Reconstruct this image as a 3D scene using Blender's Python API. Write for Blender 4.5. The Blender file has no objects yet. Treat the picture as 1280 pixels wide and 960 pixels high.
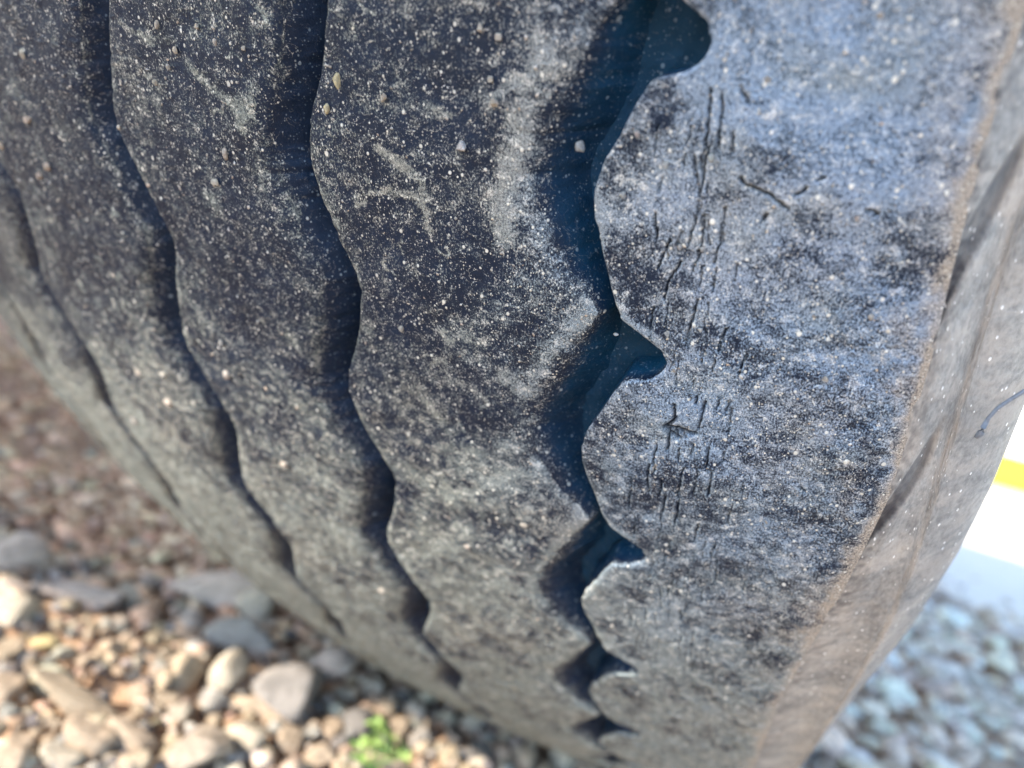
import bpy, bmesh, math, random
import numpy as np
from mathutils import Vector, Matrix

# ------------------------------------------------------------------ camera, world, sun, exposure
sc = bpy.context.scene
COL = sc.collection
rng = np.random.default_rng(7)
random.seed(7)

CAM = np.array([0.1271, -0.5240, 0.2113])
RT = np.array([0.8749, 0.4074, 0.2617]); RT /= np.linalg.norm(RT)
FW = np.array([-0.4019, 0.9125, -0.0768]); FW /= np.linalg.norm(FW)
UP = np.cross(RT, FW)
FPX = 948.9                      # focal length in pixels of the 1280 px wide photograph
cd = bpy.data.cameras.new('camera'); co = bpy.data.objects.new('camera', cd); COL.objects.link(co)
cd.sensor_width = 36; cd.lens = 36 * FPX / 1280
cd.clip_start = 0.004; cd.clip_end = 400
co.matrix_world = Matrix(((RT[0], UP[0], -FW[0], CAM[0]), (RT[1], UP[1], -FW[1], CAM[1]), (RT[2], UP[2], -FW[2], CAM[2]), (0, 0, 0, 1)))
cd.dof.use_dof = True; cd.dof.focus_distance = 0.123; cd.dof.aperture_fstop = 10.5
sc.camera = co

SUN = Vector((-0.55, -0.65, 0.52)).normalized()        # towards the sun
world = bpy.data.worlds.new('World'); sc.world = world; world.use_nodes = True
wn = world.node_tree; wn.nodes.clear()
wo = wn.nodes.new('ShaderNodeOutputWorld'); wb = wn.nodes.new('ShaderNodeBackground'); sky = wn.nodes.new('ShaderNodeTexSky')
sky.sky_type = 'NISHITA'; sky.sun_disc = False
sky.sun_elevation = math.asin(SUN.z); sky.sun_rotation = math.atan2(SUN.x, SUN.y)
sky.air_density = 1.0; sky.dust_density = 0.4; sky.ozone_density = 3.0
wb.inputs['Strength'].default_value = 0.15
wn.links.new(sky.outputs[0], wb.inputs[0]); wn.links.new(wb.outputs[0], wo.inputs[0])
ld = bpy.data.lights.new('sun', 'SUN'); ld.energy = 2.6; ld.angle = math.radians(0.5); ld.color = (1.0, 0.89, 0.75)
lo = bpy.data.objects.new('sun', ld); COL.objects.link(lo)
lo.rotation_euler = SUN.to_track_quat('Z', 'Y').to_euler()
sc.view_settings.view_transform = 'Standard'; sc.view_settings.look = 'None'
sc.view_settings.exposure = 2.3; sc.view_settings.gamma = 1.0

# ------------------------------------------------------------------ helpers
def pix_dir(px, py):
    return FW + RT * ((px - 640) / FPX) - UP * ((py - 480) / FPX)

def on_ground(px, py, z=0.0):
    d = pix_dir(px, py); t = (z - CAM[2]) / d[2]
    return CAM + t * d, t

def tag(o, label=None, cat=None, group=None, kind=None):
    if label: o['label'] = label
    if cat: o['category'] = cat
    if group: o['group'] = group
    if kind: o['kind'] = kind
    return o

def np_mesh(name, V, F, smooth=True):
    me = bpy.data.meshes.new(name)
    V = np.ascontiguousarray(V, dtype=np.float32); F = np.ascontiguousarray(F, dtype=np.int32)
    k = F.shape[1]
    me.vertices.add(len(V)); me.vertices.foreach_set('co', V.ravel())
    me.loops.add(F.size); me.loops.foreach_set('vertex_index', F.ravel())
    me.polygons.add(len(F)); me.polygons.foreach_set('loop_start', np.arange(0, F.size, k, dtype=np.int32))
    if smooth: me.polygons.foreach_set('use_smooth', np.ones(len(F), dtype=bool))
    me.update(calc_edges=True); me.validate()
    return me

def new_obj(name, me, mat=None, parent=None):
    o = bpy.data.objects.new(name, me); COL.objects.link(o)
    if mat is not None and not me.materials: me.materials.append(mat)
    if parent is not None: o.parent = parent
    return o

def empty(name, loc):
    o = bpy.data.objects.new(name, None); COL.objects.link(o); o.location = loc
    o.empty_display_size = 0.05
    return o

def add_attr(me, name, arr):
    a = me.attributes.new(name, 'FLOAT', 'POINT'); a.data.foreach_set('value', np.ascontiguousarray(arr, dtype=np.float32).ravel())

def add_vec(me, name, arr):
    a = me.attributes.new(name, 'FLOAT_VECTOR', 'POINT'); a.data.foreach_set('vector', np.ascontiguousarray(arr, dtype=np.float32).ravel())

def add_col(me, name, arr):
    a = me.attributes.new(name, 'FLOAT_COLOR', 'POINT'); a.data.foreach_set('color', np.ascontiguousarray(arr, dtype=np.float32).ravel())

def grid_faces(n, m):
    i = np.arange(n - 1)[:, None] * m + np.arange(m - 1)[None, :]
    return np.stack([i, i + 1, i + m + 1, i + m], -1).reshape(-1, 4)

# value noise
_perm = np.random.default_rng(3).permutation(4096).astype(np.int64)
_val = np.random.default_rng(4).random(4096).astype(np.float32) * 2 - 1
def vnoise(x, y, seed=0):
    xi = np.floor(x).astype(np.int64); yi = np.floor(y).astype(np.int64)
    fx = (x - xi).astype(np.float32); fy = (y - yi).astype(np.float32)
    fx = fx * fx * (3 - 2 * fx); fy = fy * fy * (3 - 2 * fy)
    def h(a, b): return _val[_perm[(_perm[(a + seed * 131) & 4095] + b) & 4095]]
    return (h(xi, yi) * (1 - fx) + h(xi + 1, yi) * fx) * (1 - fy) + (h(xi, yi + 1) * (1 - fx) + h(xi + 1, yi + 1) * fx) * fy
def fbm(x, y, o=4, seed=0, gain=.5):
    s = 0; a = 1; t = 0
    for k in range(o):
        s = s + a * vnoise(x * 2 ** k + 17 * k, y * 2 ** k + 5 * k, seed + k); t += a; a *= gain
    return s / t
def sstep(a, b, x):
    t = np.clip((x - a) / (b - a), 0, 1); return t * t * (3 - 2 * t)

# ------------------------------------------------------------------ materials
def nt(name):
    m = bpy.data.materials.new(name); m.use_nodes = True; t = m.node_tree; t.nodes.clear()
    out = t.nodes.new('ShaderNodeOutputMaterial'); b = t.nodes.new('ShaderNodeBsdfPrincipled')
    t.links.new(b.outputs[0], out.inputs[0]); return m, t, b
class N:
    def __init__(s, t): s.t = t
    def n(s, typ, **kw):
        k = s.t.nodes.new(typ)
        for a, v in kw.items(): setattr(k, a, v)
        return k
    def link(s, a, b): s.t.links.new(a, b)
    def val(s, x, sock):
        if isinstance(x, (int, float)): sock.default_value = x
        elif isinstance(x, (tuple, list)): sock.default_value = x if len(x) == len(sock.default_value) else tuple(x) + (1,)
        else: s.link(x, sock)
    def math(s, op, a, b=None, c=None, clamp=False):
        k = s.n('ShaderNodeMath', operation=op); k.use_clamp = clamp
        s.val(a, k.inputs[0])
        if b is not None: s.val(b, k.inputs[1])
        if c is not None: s.val(c, k.inputs[2])
        return k.outputs[0]
    def mix(s, f, a, b):
        k = s.n('ShaderNodeMix', data_type='RGBA'); s.val(f, k.inputs[0]); s.val(a, k.inputs[6]); s.val(b, k.inputs[7]); return k.outputs[2]
    def noise(s, vec, scale, detail=4, rough=.6, dist=0.0):
        k = s.n('ShaderNodeTexNoise'); k.inputs['Scale'].default_value = scale; k.inputs['Detail'].default_value = detail
        k.inputs['Roughness'].default_value = rough; k.inputs['Distortion'].default_value = dist
        s.link(vec, k.inputs['Vector']); return k
    def ramp(s, x, a, b, lo=0.0, hi=1.0):
        k = s.n('ShaderNodeMapRange'); k.interpolation_type = 'SMOOTHSTEP'
        s.val(x, k.inputs[0]); k.inputs[1].default_value = a; k.inputs[2].default_value = b; k.inputs[3].default_value = lo; k.inputs[4].default_value = hi
        return k.outputs[0]
    def scale(s, vec, v):
        k = s.n('ShaderNodeVectorMath', operation='MULTIPLY'); s.link(vec, k.inputs[0]); k.inputs[1].default_value = v; return k.outputs[0]
    def attr(s, name, out='Fac'):
        k = s.n('ShaderNodeAttribute'); k.attribute_name = name; return k.outputs[out]

def rubber_material(name, rub=(.0012, .0085, .0245), dust=(.30, .335, .30), pale=(.84, .84, .76)):
    """dusty worn rubber. attributes: tc = (u mm, arc mm, 0), dust 0..1 amount of dirt, crack 0..1 (clean deep crack), tan 0..1; further ones paint in sky glow and groove shade"""
    m, t, b = nt(name); q = N(t)
    tc = q.attr('tc', 'Vector'); A = q.attr('dust'); CR = q.attr('crack'); TN = q.attr('tan')
    n_big = q.noise(tc, .11, 5, .6, .4).outputs[0]
    n_mid = q.noise(tc, .55, 7, .68, .5).outputs[0]
    n_fine = q.noise(q.scale(tc, (1.25, .85, 1)), 2.6, 6, .7, .3).outputs[0]
    n_fin2 = q.noise(tc, 6.5, 3, .6).outputs[0]
    hatch = q.noise(q.scale(tc, (5.5, .45, 1)), 1.0, 4, .6).outputs[0]
    # dust cover: fine mottling, thresholds falling with the amount
    mix1 = q.math('ADD', q.math('MULTIPLY', n_mid, .42), q.math('MULTIPLY', n_fine, .74))
    mix1 = q.math('ADD', mix1, q.math('MULTIPLY', n_big, .24))
    mix1 = q.math('ADD', mix1, q.math('MULTIPLY', hatch, .10))
    thr = q.math('SUBTRACT', .955, q.math('MULTIPLY', A, .42))
    d = q.math('SUBTRACT', mix1, thr)
    cover = q.ramp(d, -.045, .12)
    cover = q.math('MULTIPLY', cover, q.ramp(n_fin2, .25, .62, .45, 1.0))
    # thin pale smears and scratches
    sm = q.noise(tc, .22, 2, .5, 2.2).outputs[0]
    line = q.math('ABSOLUTE', q.math('SUBTRACT', sm, .5))
    line = q.ramp(line, .0, .016, 1.0, 0.0)
    line = q.math('MULTIPLY', line, q.ramp(n_fine, .42, .60)); line = q.math('MULTIPLY', line, q.ramp(n_mid, .42, .55))
    # specks of grit
    def specks(scale, thr_, rad, seed):
        v = q.n('ShaderNodeTexVoronoi'); v.feature = 'F1'; v.inputs['Scale'].default_value = scale; v.inputs['Randomness'].default_value = 1
        mp = q.n('ShaderNodeVectorMath', operation='ADD'); q.link(q.scale(tc, (1.0, .8, 1)), mp.inputs[0]); mp.inputs[1].default_value = (seed, seed * 2, 0); q.link(mp.outputs[0], v.inputs['Vector'])
        sp = q.n('ShaderNodeSeparateColor'); q.link(v.outputs['Color'], sp.inputs[0])
        on = q.math('GREATER_THAN', sp.outputs[0], thr_)
        r = q.math('MULTIPLY', sp.outputs[1], rad)
        dd = q.math('SUBTRACT', r, v.outputs['Distance'])
        return q.math('MULTIPLY', q.ramp(dd, .0, rad * .35), on)
    s1 = specks(1.05, .72, .36, 3.1); s2 = specks(.55, .80, .28, 9.7); s3 = specks(2.6, .60, .42, 1.3); s4 = specks(1.7, .74, .36, 5.9)
    grit = q.math('MAXIMUM', q.math('MAXIMUM', s1, s2), q.math('MAXIMUM', q.math('MULTIPLY', s3, .75), s4))
    grit = q.math('MULTIPLY', grit, q.ramp(A, .02, .5, .35, .9))
    tone = q.ramp(q.math('ADD', q.math('MULTIPLY', n_fine, .55), q.math('MULTIPLY', n_fin2, .45)), .40, .62, .55, 1.35)
    rubc = q.mix(q.ramp(n_big, .3, .7), rub, tuple(c * 1.45 for c in rub))
    CO = q.attr('sky_tint'); dc = q.mix(CO, dust, (.31, .44, .62)); dc = q.mix(TN, dc, (.50, .44, .36)); dc = q.mix(q.ramp(n_mid, .52, .72), dc, q.mix(TN, q.mix(CO, pale, (.66, .76, .88)), (.56, .47, .36)))  # sky glow on the shoulder painted in by bluing the dust
    hs_ = q.n('ShaderNodeHueSaturation'); q.link(dc, hs_.inputs['Color']); q.link(tone, hs_.inputs['Value']); dc = hs_.outputs[0]
    col = q.mix(q.math('MULTIPLY', cover, .82), rubc, dc)
    col = q.mix(q.math('MULTIPLY', line, .75), col, pale)
    col = q.mix(q.math('MULTIPLY', grit, .85), col, pale)
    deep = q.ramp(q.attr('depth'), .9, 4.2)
    col = q.mix(q.math('MULTIPLY', deep, .86), col, q.mix(grit, q.mix(CO, (.001, .014, .042), (.001, .055, .125)), (.25, .38, .50)))  # groove shade and sky blue painted in by depth, darker towards the left
    col = q.mix(CR, col, rub)
    q.link(col, b.inputs['Base Color'])
    q.link(q.ramp(cover, 0, 1, .52, .9), b.inputs['Roughness'])
    b.inputs['Specular IOR Level'].default_value = .24
    hgt = q.math('ADD', q.math('MULTIPLY', n_fine, .16), q.math('MULTIPLY', n_mid, .16))
    hgt = q.math('ADD', hgt, q.math('MULTIPLY', grit, .10)); hgt = q.math('ADD', hgt, q.math('MULTIPLY', hatch, .07))
    hgt = q.math('ADD', hgt, q.math('MULTIPLY', cover, .05)); hgt = q.math('ADD', hgt, q.math('MULTIPLY', n_fin2, .04))
    bp = q.n('ShaderNodeBump'); bp.inputs['Strength'].default_value = 1; bp.inputs['Distance'].default_value = .0011
    q.link(hgt, bp.inputs['Height']); q.link(bp.outputs[0], b.inputs['Normal'])
    return m
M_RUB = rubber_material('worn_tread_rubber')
M_GRV = rubber_material('groove_rubber_shade', rub=(.001, .018, .045), dust=(.015, .05, .09), pale=(.5, .48, .43))  # groove shade and sky blue put into the rubber and dust colours

def sidewall_material():
    m, t, b = nt('sidewall_rubber'); q = N(t)
    tc = q.attr('tc', 'Vector'); A = q.attr('dust')
    n1 = q.noise(tc, .12, 5, .6, .5).outputs[0]; n2 = q.noise(q.scale(tc, (1, .45, 1)), 1.3, 5, .65).outputs[0]; n3 = q.noise(tc, 5, 3, .6).outputs[0]
    v = q.n('ShaderNodeTexVoronoi'); v.inputs['Scale'].default_value = 1.3; q.link(q.scale(tc, (1, .42, 1)), v.inputs['Vector'])
    sp = q.n('ShaderNodeSeparateColor'); q.link(v.outputs['Color'], sp.inputs[0])
    on = q.math('GREATER_THAN', sp.outputs[0], .45); grit = q.math('MULTIPLY', q.ramp(q.math('SUBTRACT', q.math('MULTIPLY', sp.outputs[1], .27), v.outputs['Distance']), 0, .06), on)
    cov = q.ramp(q.math('ADD', q.math('MULTIPLY', n1, .5), q.math('MULTIPLY', n2, .5)), .32, .62)
    cov = q.math('MULTIPLY', cov, A)
    dc = q.mix(q.ramp(n1, .35, .65), (.395, .40, .375), (.40, .375, .335))
    col = q.mix(q.math('ADD', q.math('MULTIPLY', cov, .65), q.math('MULTIPLY', A, .28)), (.035, .037, .045), dc)
    col = q.mix(q.math('MULTIPLY', grit, .85), col, (.78, .77, .74))
    q.link(col, b.inputs['Base Color']); b.inputs['Roughness'].default_value = .55; b.inputs['Specular IOR Level'].default_value = .5
    bp = q.n('ShaderNodeBump'); bp.inputs['Distance'].default_value = .0006
    q.link(q.math('ADD', q.math('ADD', q.math('MULTIPLY', n2, .22), q.math('MULTIPLY', n3, .06)), q.math('MULTIPLY', grit, .12)), bp.inputs['Height']); q.link(bp.outputs[0], b.inputs['Normal'])
    return m
M_SIDE = sidewall_material()

def simple(name, colr, rough=.7, var=.15, scale=30, bump=0.0, metal=0.0):
    m, t, b = nt(name); q = N(t)
    g = q.n('ShaderNodeTexCoord'); n = q.noise(g.outputs['Object'], scale, 6, .65).outputs[0]
    q.link(q.mix(q.ramp(n, .3, .7), tuple(c * (1 - var) for c in colr), tuple(min(1, c * (1 + var)) for c in colr)), b.inputs['Base Color'])
    b.inputs['Roughness'].default_value = rough; b.inputs['Metallic'].default_value = metal
    if bump:
        bp = q.n('ShaderNodeBump'); bp.inputs['Distance'].default_value = bump; q.link(n, bp.inputs['Height']); q.link(bp.outputs[0], b.inputs['Normal'])
    return m

def stone_material(name, attr=False):
    m, t, b = nt(name); q = N(t)
    g = q.n('ShaderNodeTexCoord'); oi = q.n('ShaderNodeObjectInfo')
    base = q.attr('col', 'Color') if attr else oi.outputs['Color']
    ad = q.n('ShaderNodeVectorMath', operation='ADD'); q.link(g.outputs['Object'], ad.inputs[0]); q.link(oi.outputs['Random'], ad.inputs[1])
    s = 1.0 if not attr else 60.0
    n1 = q.noise(ad.outputs[0], 1.6 * s, 5, .65, .6).outputs[0]; n2 = q.noise(ad.outputs[0], 9 * s, 4, .7).outputs[0]
    k = q.n('ShaderNodeHueSaturation'); q.link(base, k.inputs['Color']); q.link(q.ramp(n1, .3, .7, .62, 1.25), k.inputs['Value'])
    col = q.mix(q.ramp(n2, .58, .75, 0, .35), k.outputs[0], (.10, .085, .07))
    q.link(col, b.inputs['Base Color']); b.inputs['Roughness'].default_value = .85
    bp = q.n('ShaderNodeBump'); bp.inputs['Distance'].default_value = .0022 if not attr else .0012
    q.link(q.math('ADD', n1, q.math('MULTIPLY', n2, .4)), bp.inputs['Height']); q.link(bp.outputs[0], b.inputs['Normal'])
    return m
M_STONE = stone_material('gravel_stone'); M_STONES = stone_material('gravel_mass', True)

# ------------------------------------------------------------------ the tyre
R = 0.5; KC = 1.8746; TH0 = 0.0181; NP = 65; P = 2 * math.pi / NP; PM = P * R * 1000   # pitch in mm of arc
ROLL = 1.082                      # angle from the point facing the camera to the contact point
H = 0.49
def to_world(u, th, r):           # u, r in metres
    y = -r * np.cos(th); z = -r * np.sin(th); s, c = math.sin(ROLL), math.cos(ROLL)
    return np.stack([u + 0 * th, y * s - z * c, y * c + z * s + H], -1)
def rad_at(u): return R - u * u * KC / 2

def periodic(pts):
    ph = np.array([p[0] for p in pts]); v = np.array([p[1] for p in pts])
    o = np.argsort(ph); ph = ph[o]; v = v[o]
    ph = np.concatenate([ph - 1, ph, ph + 1]); v = np.concatenate([v, v, v])
    d = np.linspace(-1, 2, 3001); w = np.interp(d, ph, v)
    k = np.hanning(31); k /= k.sum(); w = np.convolve(np.pad(w, 15, mode='edge'), k, 'valid')
    return lambda x: np.interp(x % 1.0, d, w)
Dr = periodic([(0, 99.2), (.03, 98.9), (.06, 98), (.085, 96.2), (.105, 92.6), (.16, 91.2), (.25, 89.3), (.35, 87.0), (.44, 86.0), (.52, 86.3), (.6, 87.4), (.7, 88.9), (.8, 90.3), (.86, 91.4), (.905, 94.8), (.95, 97.9)])
Dl = periodic([(.0, 83.6), (.04, 83.2), (.19, 79.3), (.33, 76), (.42, 75.2), (.54, 76.8), (.7, 81.3), (.80, 86.0), (.86, 87.6), (.91, 86.4)])
Cr = periodic([(0, 43.8), (.1, 42.6), (.2, 41), (.33, 38.4), (.45, 37.2), (.6, 38.9), (.75, 41.2), (.86, 43.4), (.94, 44.5)])
Br = periodic([(0, -2.3), (.12, -4.4), (.25, -6.4), (.42, -8.6), (.5, -8.7), (.65, -6.0), (.8, -3.6), (.92, -1.7)])
Ar = periodic([(0, -57.6), (.15, -59), (.45, -65), (.8, -60), (.93, -57.4)])
Er = lambda x: Dr(.5 - x) * 0 - 104 + 3 * np.cos(2 * np.pi * x)
def jit(f, seed, a=.35):          # individual wear along each edge
    def g(ph):
        w = fbm(ph * 5.3, 0 * ph + seed * 3.7, 4, seed)
        return f(ph) + a * w + .7 * (1 if seed % 2 == 0 else -1) * np.clip(fbm(ph * 24, 0 * ph + seed, 3, seed + 20) - .22, 0, 1)
    return g
EDGE = {'A': (jit(lambda x: Ar(x) - 8.6, 1), jit(Ar, 2)), 'B': (jit(lambda x: Br(x) - 9.6, 3), jit(Br, 4)),
        'C': (jit(lambda x: Cr(x) - 9.2, 5), jit(Cr, 6)), 'D': (jit(Dl, 7, .3), jit(Dr, 8, .25)), 'E': (lambda x: Er(x) - 7, Er)}
DEPTH = {'E': 3.5, 'A': 3.6, 'B': 7.0, 'C': 7.5, 'D': 8.5}
s_sh = [-60, 0, 16, 25, 36, 50, 66, 79, 102, 134, 157, 200, 300]
v_sh = [132, 131.9, 132.4, 132.9, 133.7, 135.0, 135.7, 136.2, 134.9, 132.0, 130.5, 130, 132]
def wrap(s): return np.where(np.asarray(s) > 1500, np.asarray(s) - 2 * math.pi * R * 1000, s)
def USH(s): return np.interp(wrap(s), s_sh, v_sh)

# rows: fine where the camera looks, coarse round the rest of the wheel
s_sh_f = [-14.0]
while s_sh_f[-1] < 345: s_sh_f.append(s_sh_f[-1] + (.15 + max(0, s_sh_f[-1]) * .0024))
s_sh_f = np.array(s_sh_f) ; s_sh_f = -14 + (s_sh_f + 14) * 359 / (s_sh_f[-1] + 14)
rows = [-14.0]
while rows[-1] < 345: rows.append(rows[-1] + (.22 + max(0, rows[-1]) * .0030))
s_f = np.array(rows); s_f = s_f * (345 / s_f[-1]) if s_f[-1] != 345 else s_f
s_f[0] = -14.0
FULL = 2 * math.pi * R * 1000
nc = int((FULL - 359) / 3.2)
s_c = np.linspace(345, FULL - 14, nc)
PH0 = TH0 * R * 1000
def phase(s): return (s - PH0) / PM

# cracks on the shoulder rib: pixel polylines of the photograph carried to the tread surface
def pix_tread(px, py, dr=0.0):
    d = pix_dir(px, py); s_, c_ = math.sin(ROLL), math.cos(ROLL)
    t = np.linspace(.06, .4, 3000); Pw = CAM + t[:, None] * d
    Y = Pw[:, 1] * s_ + (Pw[:, 2] - H) * c_; Z = -Pw[:, 1] * c_ + (Pw[:, 2] - H) * s_
    g = np.hypot(Y, Z) - (R + dr - Pw[:, 0] ** 2 * KC / 2); i = int(np.argmax(g < 0))
    if g[i] >= 0: return None
    return Pw[i, 0] * 1000, math.atan2(-Z[i], -Y[i]) * 500
crack_px = [
 ([(887, 112), (885, 150), (881, 175), (876, 205)], 1.0), ([(903, 118), (901, 150), (899, 180)], .9), ([(922, 108), (929, 120), (935, 130)], .8),
 ([(884, 185), (880, 215), (878, 240)], 1.), ([(868, 195), (871, 225), (878, 250)], .6), ([(898, 165), (897, 185)], .8), ([(917, 165), (915, 190)], .8),
 ([(818, 268), (820, 300), (821, 285)], 1.), ([(838, 300), (829, 318), (823, 335)], .9), ([(832, 310), (834, 322)], .8),
 ([(850, 328), (842, 340), (834, 360), (830, 375)], 1.), ([(873, 250), (868, 280), (860, 305)], .6), ([(880, 270), (875, 310), (866, 340)], .8),
 ([(905, 260), (899, 300), (893, 330)], .7), ([(897, 335), (892, 360)], .6), ([(872, 375), (868, 390), (862, 405), (858, 432)], 1.), ([(908, 412), (902, 425), (896, 440)], .9),
 ([(893, 450), (890, 465)], .8), ([(922, 330), (918, 352)], .6), ([(935, 443), (928, 455), (924, 470)], .8), ([(880, 440), (877, 455)], .7),
 ([(872, 490), (871, 505)], .9), ([(881, 502), (877, 520), (872, 538)], 1.), ([(899, 495), (896, 510)], .7), ([(911, 500), (908, 515)], .7),
 ([(866, 555), (864, 570)], .8), ([(820, 555), (818, 575), (817, 590)], .9), ([(810, 580), (809, 600), (811, 615)], .9), ([(826, 600), (825, 620)], .7),
 ([(885, 560), (882, 585), (889, 592), (886, 618)], .9), ([(855, 585), (850, 600), (846, 620)], .9), ([(834, 620), (830, 630), (828, 642)], 1.3), ([(848, 628), (844, 655)], 1.),
 ([(874, 655), (868, 675)], .8), ([(838, 676), (836, 688)], .8), ([(892, 682), (888, 695)], .7), ([(850, 560), (848, 575)], .8), ([(905, 565), (902, 580)], .6),
 ([(842, 725), (840, 740)], .7), ([(836, 735), (834, 748)], .8), ([(878, 738), (876, 752)], .8), ([(808, 760), (806, 775)], .7), ([(850, 763), (850, 775)], 1.2), ([(790, 770), (789, 782)], .7),
 ([(826, 738), (825, 760)], .6), ([(868, 690), (866, 702)], .6), ([(820, 770), (818, 780)], .6), ([(931, 600), (926, 615)], .5), ([(912, 640), (909, 655)], .6),
 # the star shaped gouge and its folds
 ([(842, 507), (843, 523), (838, 529), (829, 534)], 2.6), ([(829, 534), (848, 536), (868, 543)], 4.2), ([(837, 537), (836, 550), (834, 562)], 2.6), ([(832, 536), (842, 543), (850, 548)], 3.4), ([(844, 538), (850, 548)], 1.2), ([(852, 539), (858, 547)], 1.0),
 # crescent shaped flap near the top
 ([(926, 222), (929, 230), (945, 236), (962, 243), (975, 254), (984, 262)], 1.3), ([(958, 268), (954, 276)], 1.2), ([(995, 243), (1003, 240), (1008, 235)], 1.3), ([(1024, 225), (1030, 222)], 1.2),
 ([(1085, 262), (1093, 263), (1098, 269)], .9), ([(1000, 610), (1006, 616)], 1.1), ([(1018, 785), (1024, 782)], 1.1)]
crack_uv = []
for pl, w in crack_px:
    q = [pix_tread(*p) for p in pl]
    if all(q): crack_uv.append((np.array(q), w))
r2 = random.Random(5)
for i in range(45):               # finer checking between the large cracks
    py = r2.uniform(150, 820); px = r2.gauss(880 - py * .04, 34); L = r2.uniform(14, 50)
    if 490 < py + L / 2 < 600 and abs(px - 846) < 30: continue
    q = [pix_tread(px, py), pix_tread(px - r2.uniform(0, 4), py + L * .5), pix_tread(px - r2.uniform(0, 7), py + L)]
    if all(q) : crack_uv.append((np.array(q), r2.uniform(.15, .45)))
def seg_dist(u, s, a, b):
    d = b - a; L = max(1e-6, d @ d); t = np.clip(((u - a[0]) * d[0] + (s - a[1]) * d[1]) / L, 0, 1)
    return np.hypot(u - a[0] - t * d[0], s - a[1] - t * d[1])
def cracks(u, s):
    c = np.zeros(u.shape, np.float32)
    w0 = fbm(u * .45, s * .45, 2, 44) * .3 + fbm(u * 2.2, s * 2.2, 2, 45) * .22
    for q, w in crack_uv:
        lo_ = q.min(0) - 1.6; hi_ = q.max(0) + 1.6
        m = (u > lo_[0]) & (u < hi_[0]) & (s > lo_[1]) & (s < hi_[1])
        if not m.any(): continue
        um = u[m] + w0[m]; sm = s[m] - w0[m] * .5; dd = np.full(um.shape, 9.0)
        for k in range(len(q) - 1): dd = np.minimum(dd, seg_dist(um, sm, q[k], q[k + 1]))
        wid = .085 + .085 * w
        c[m] = np.maximum(c[m], np.exp(-(dd / wid) ** 2) * min(1, .45 + .5 * w) )
    return c

# dust patches that the photograph shows in definite places: px, py, radius px, strength
patch_px = [(627, 262, 16, .6), (640, 200, 22, .5), (655, 160, 22, .4), (625, 285, 10, .6), (653, 484, 14, .7), (637, 556, 16, .8), (640, 640, 30, .3), (604, 128, 12, .6), (617, 78, 10, .6),
            (300, 130, 12, .6), (303, 157, 7, .8), (262, 245, 14, .6), (270, 255, 12, .6), (516, 340, 14, .5), (460, 410, 12, .6), (450, 480, 16, .4), (500, 215, 10, .4), (65, 50, 12, .5), (135, 470, 14, .5), (365, 425, 15, .5),
            (835, 250, 60, .45), (890, 190, 50, .4), (925, 60, 60, .35), (1000, 90, 60, .3), (920, 300, 60, .3), (870, 480, 60, .35), (830, 560, 50, .3), (745, 270, 12, .9), (1180, 60, 50, .4), (1130, 270, 50, .35),
            (1000, 600, 60, .2), (880, 520, 60, .3), (620, 590, 50, .3), (560, 760, 60, .3), (530, 680, 50, .3), (430, 690, 50, .25), (230, 360, 50, .2), (700, 60, 40, .3), (800, 760, 70, .35), (1120, 440, 50, .15)]
patch_uv = [(pix_tread(a, b), c * .15, d) for a, b, c, d in patch_px if pix_tread(a, b)]
streak_px = [([(236, 80), (262, 108), (300, 137)], 1.0, .5), ([(300, 160), (313, 145), (318, 110)], .8, .35), ([(470, 185), (500, 205), (525, 220), (532, 245)], .8, .5),
             ([(447, 255), (465, 240), (495, 237), (520, 245), (535, 265), (536, 285)], .7, .45), ([(615, 125), (640, 105), (655, 100)], .8, .5), ([(535, 135), (565, 147)], .8, .5), ([(150, 28), (180, 45), (220, 55)], .7, .3),
             ([(560, 625), (620, 600), (650, 590)], 1.2, .4), ([(555, 615), (590, 625)], 1.0, .4), ([(530, 500), (545, 520), (555, 528)], .9, .4), ([(745, 245), (746, 280), (750, 320)], .7, .8),
             ([(775, 395), (800, 410), (825, 425)], .6, .6), ([(745, 640), (765, 662), (790, 672)], .8, .55), ([(750, 795), (775, 815), (800, 835)], 1.0, .45),
             ([(680, 60), (655, 120), (640, 190), (625, 250), (628, 300)], 1.9, .5), ([(750, 385), (700, 420), (665, 470)], 1.8, .45), ([(655, 490), (625, 470)], 1.2, .5), ([(735, 650), (700, 680), (660, 740)], 1.8, .4)]
streak_uv = []
for pl, w, a in streak_px:
    q = [pix_tread(*p) for p in pl]
    if all(q): streak_uv.append((np.array(q), w, a))
r3 = random.Random(21)
for i in range(150):              # short curved scuffs
    u0 = r3.uniform(-58, 82) if r3.random() < .72 else r3.uniform(90, 130); s0 = r3.uniform(2, 190); a0 = r3.uniform(0, 6.28); L = r3.uniform(.6, 2.6); bend = r3.uniform(-.9, .9); pl = [(u0, s0)]
    for k in range(4): pl.append((pl[-1][0] + math.cos(a0) * L * .4, pl[-1][1] + math.sin(a0) * L * .4)); a0 += bend
    streak_uv.append((np.array(pl), r3.uniform(.18, .42), r3.uniform(.4, .85)))
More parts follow.
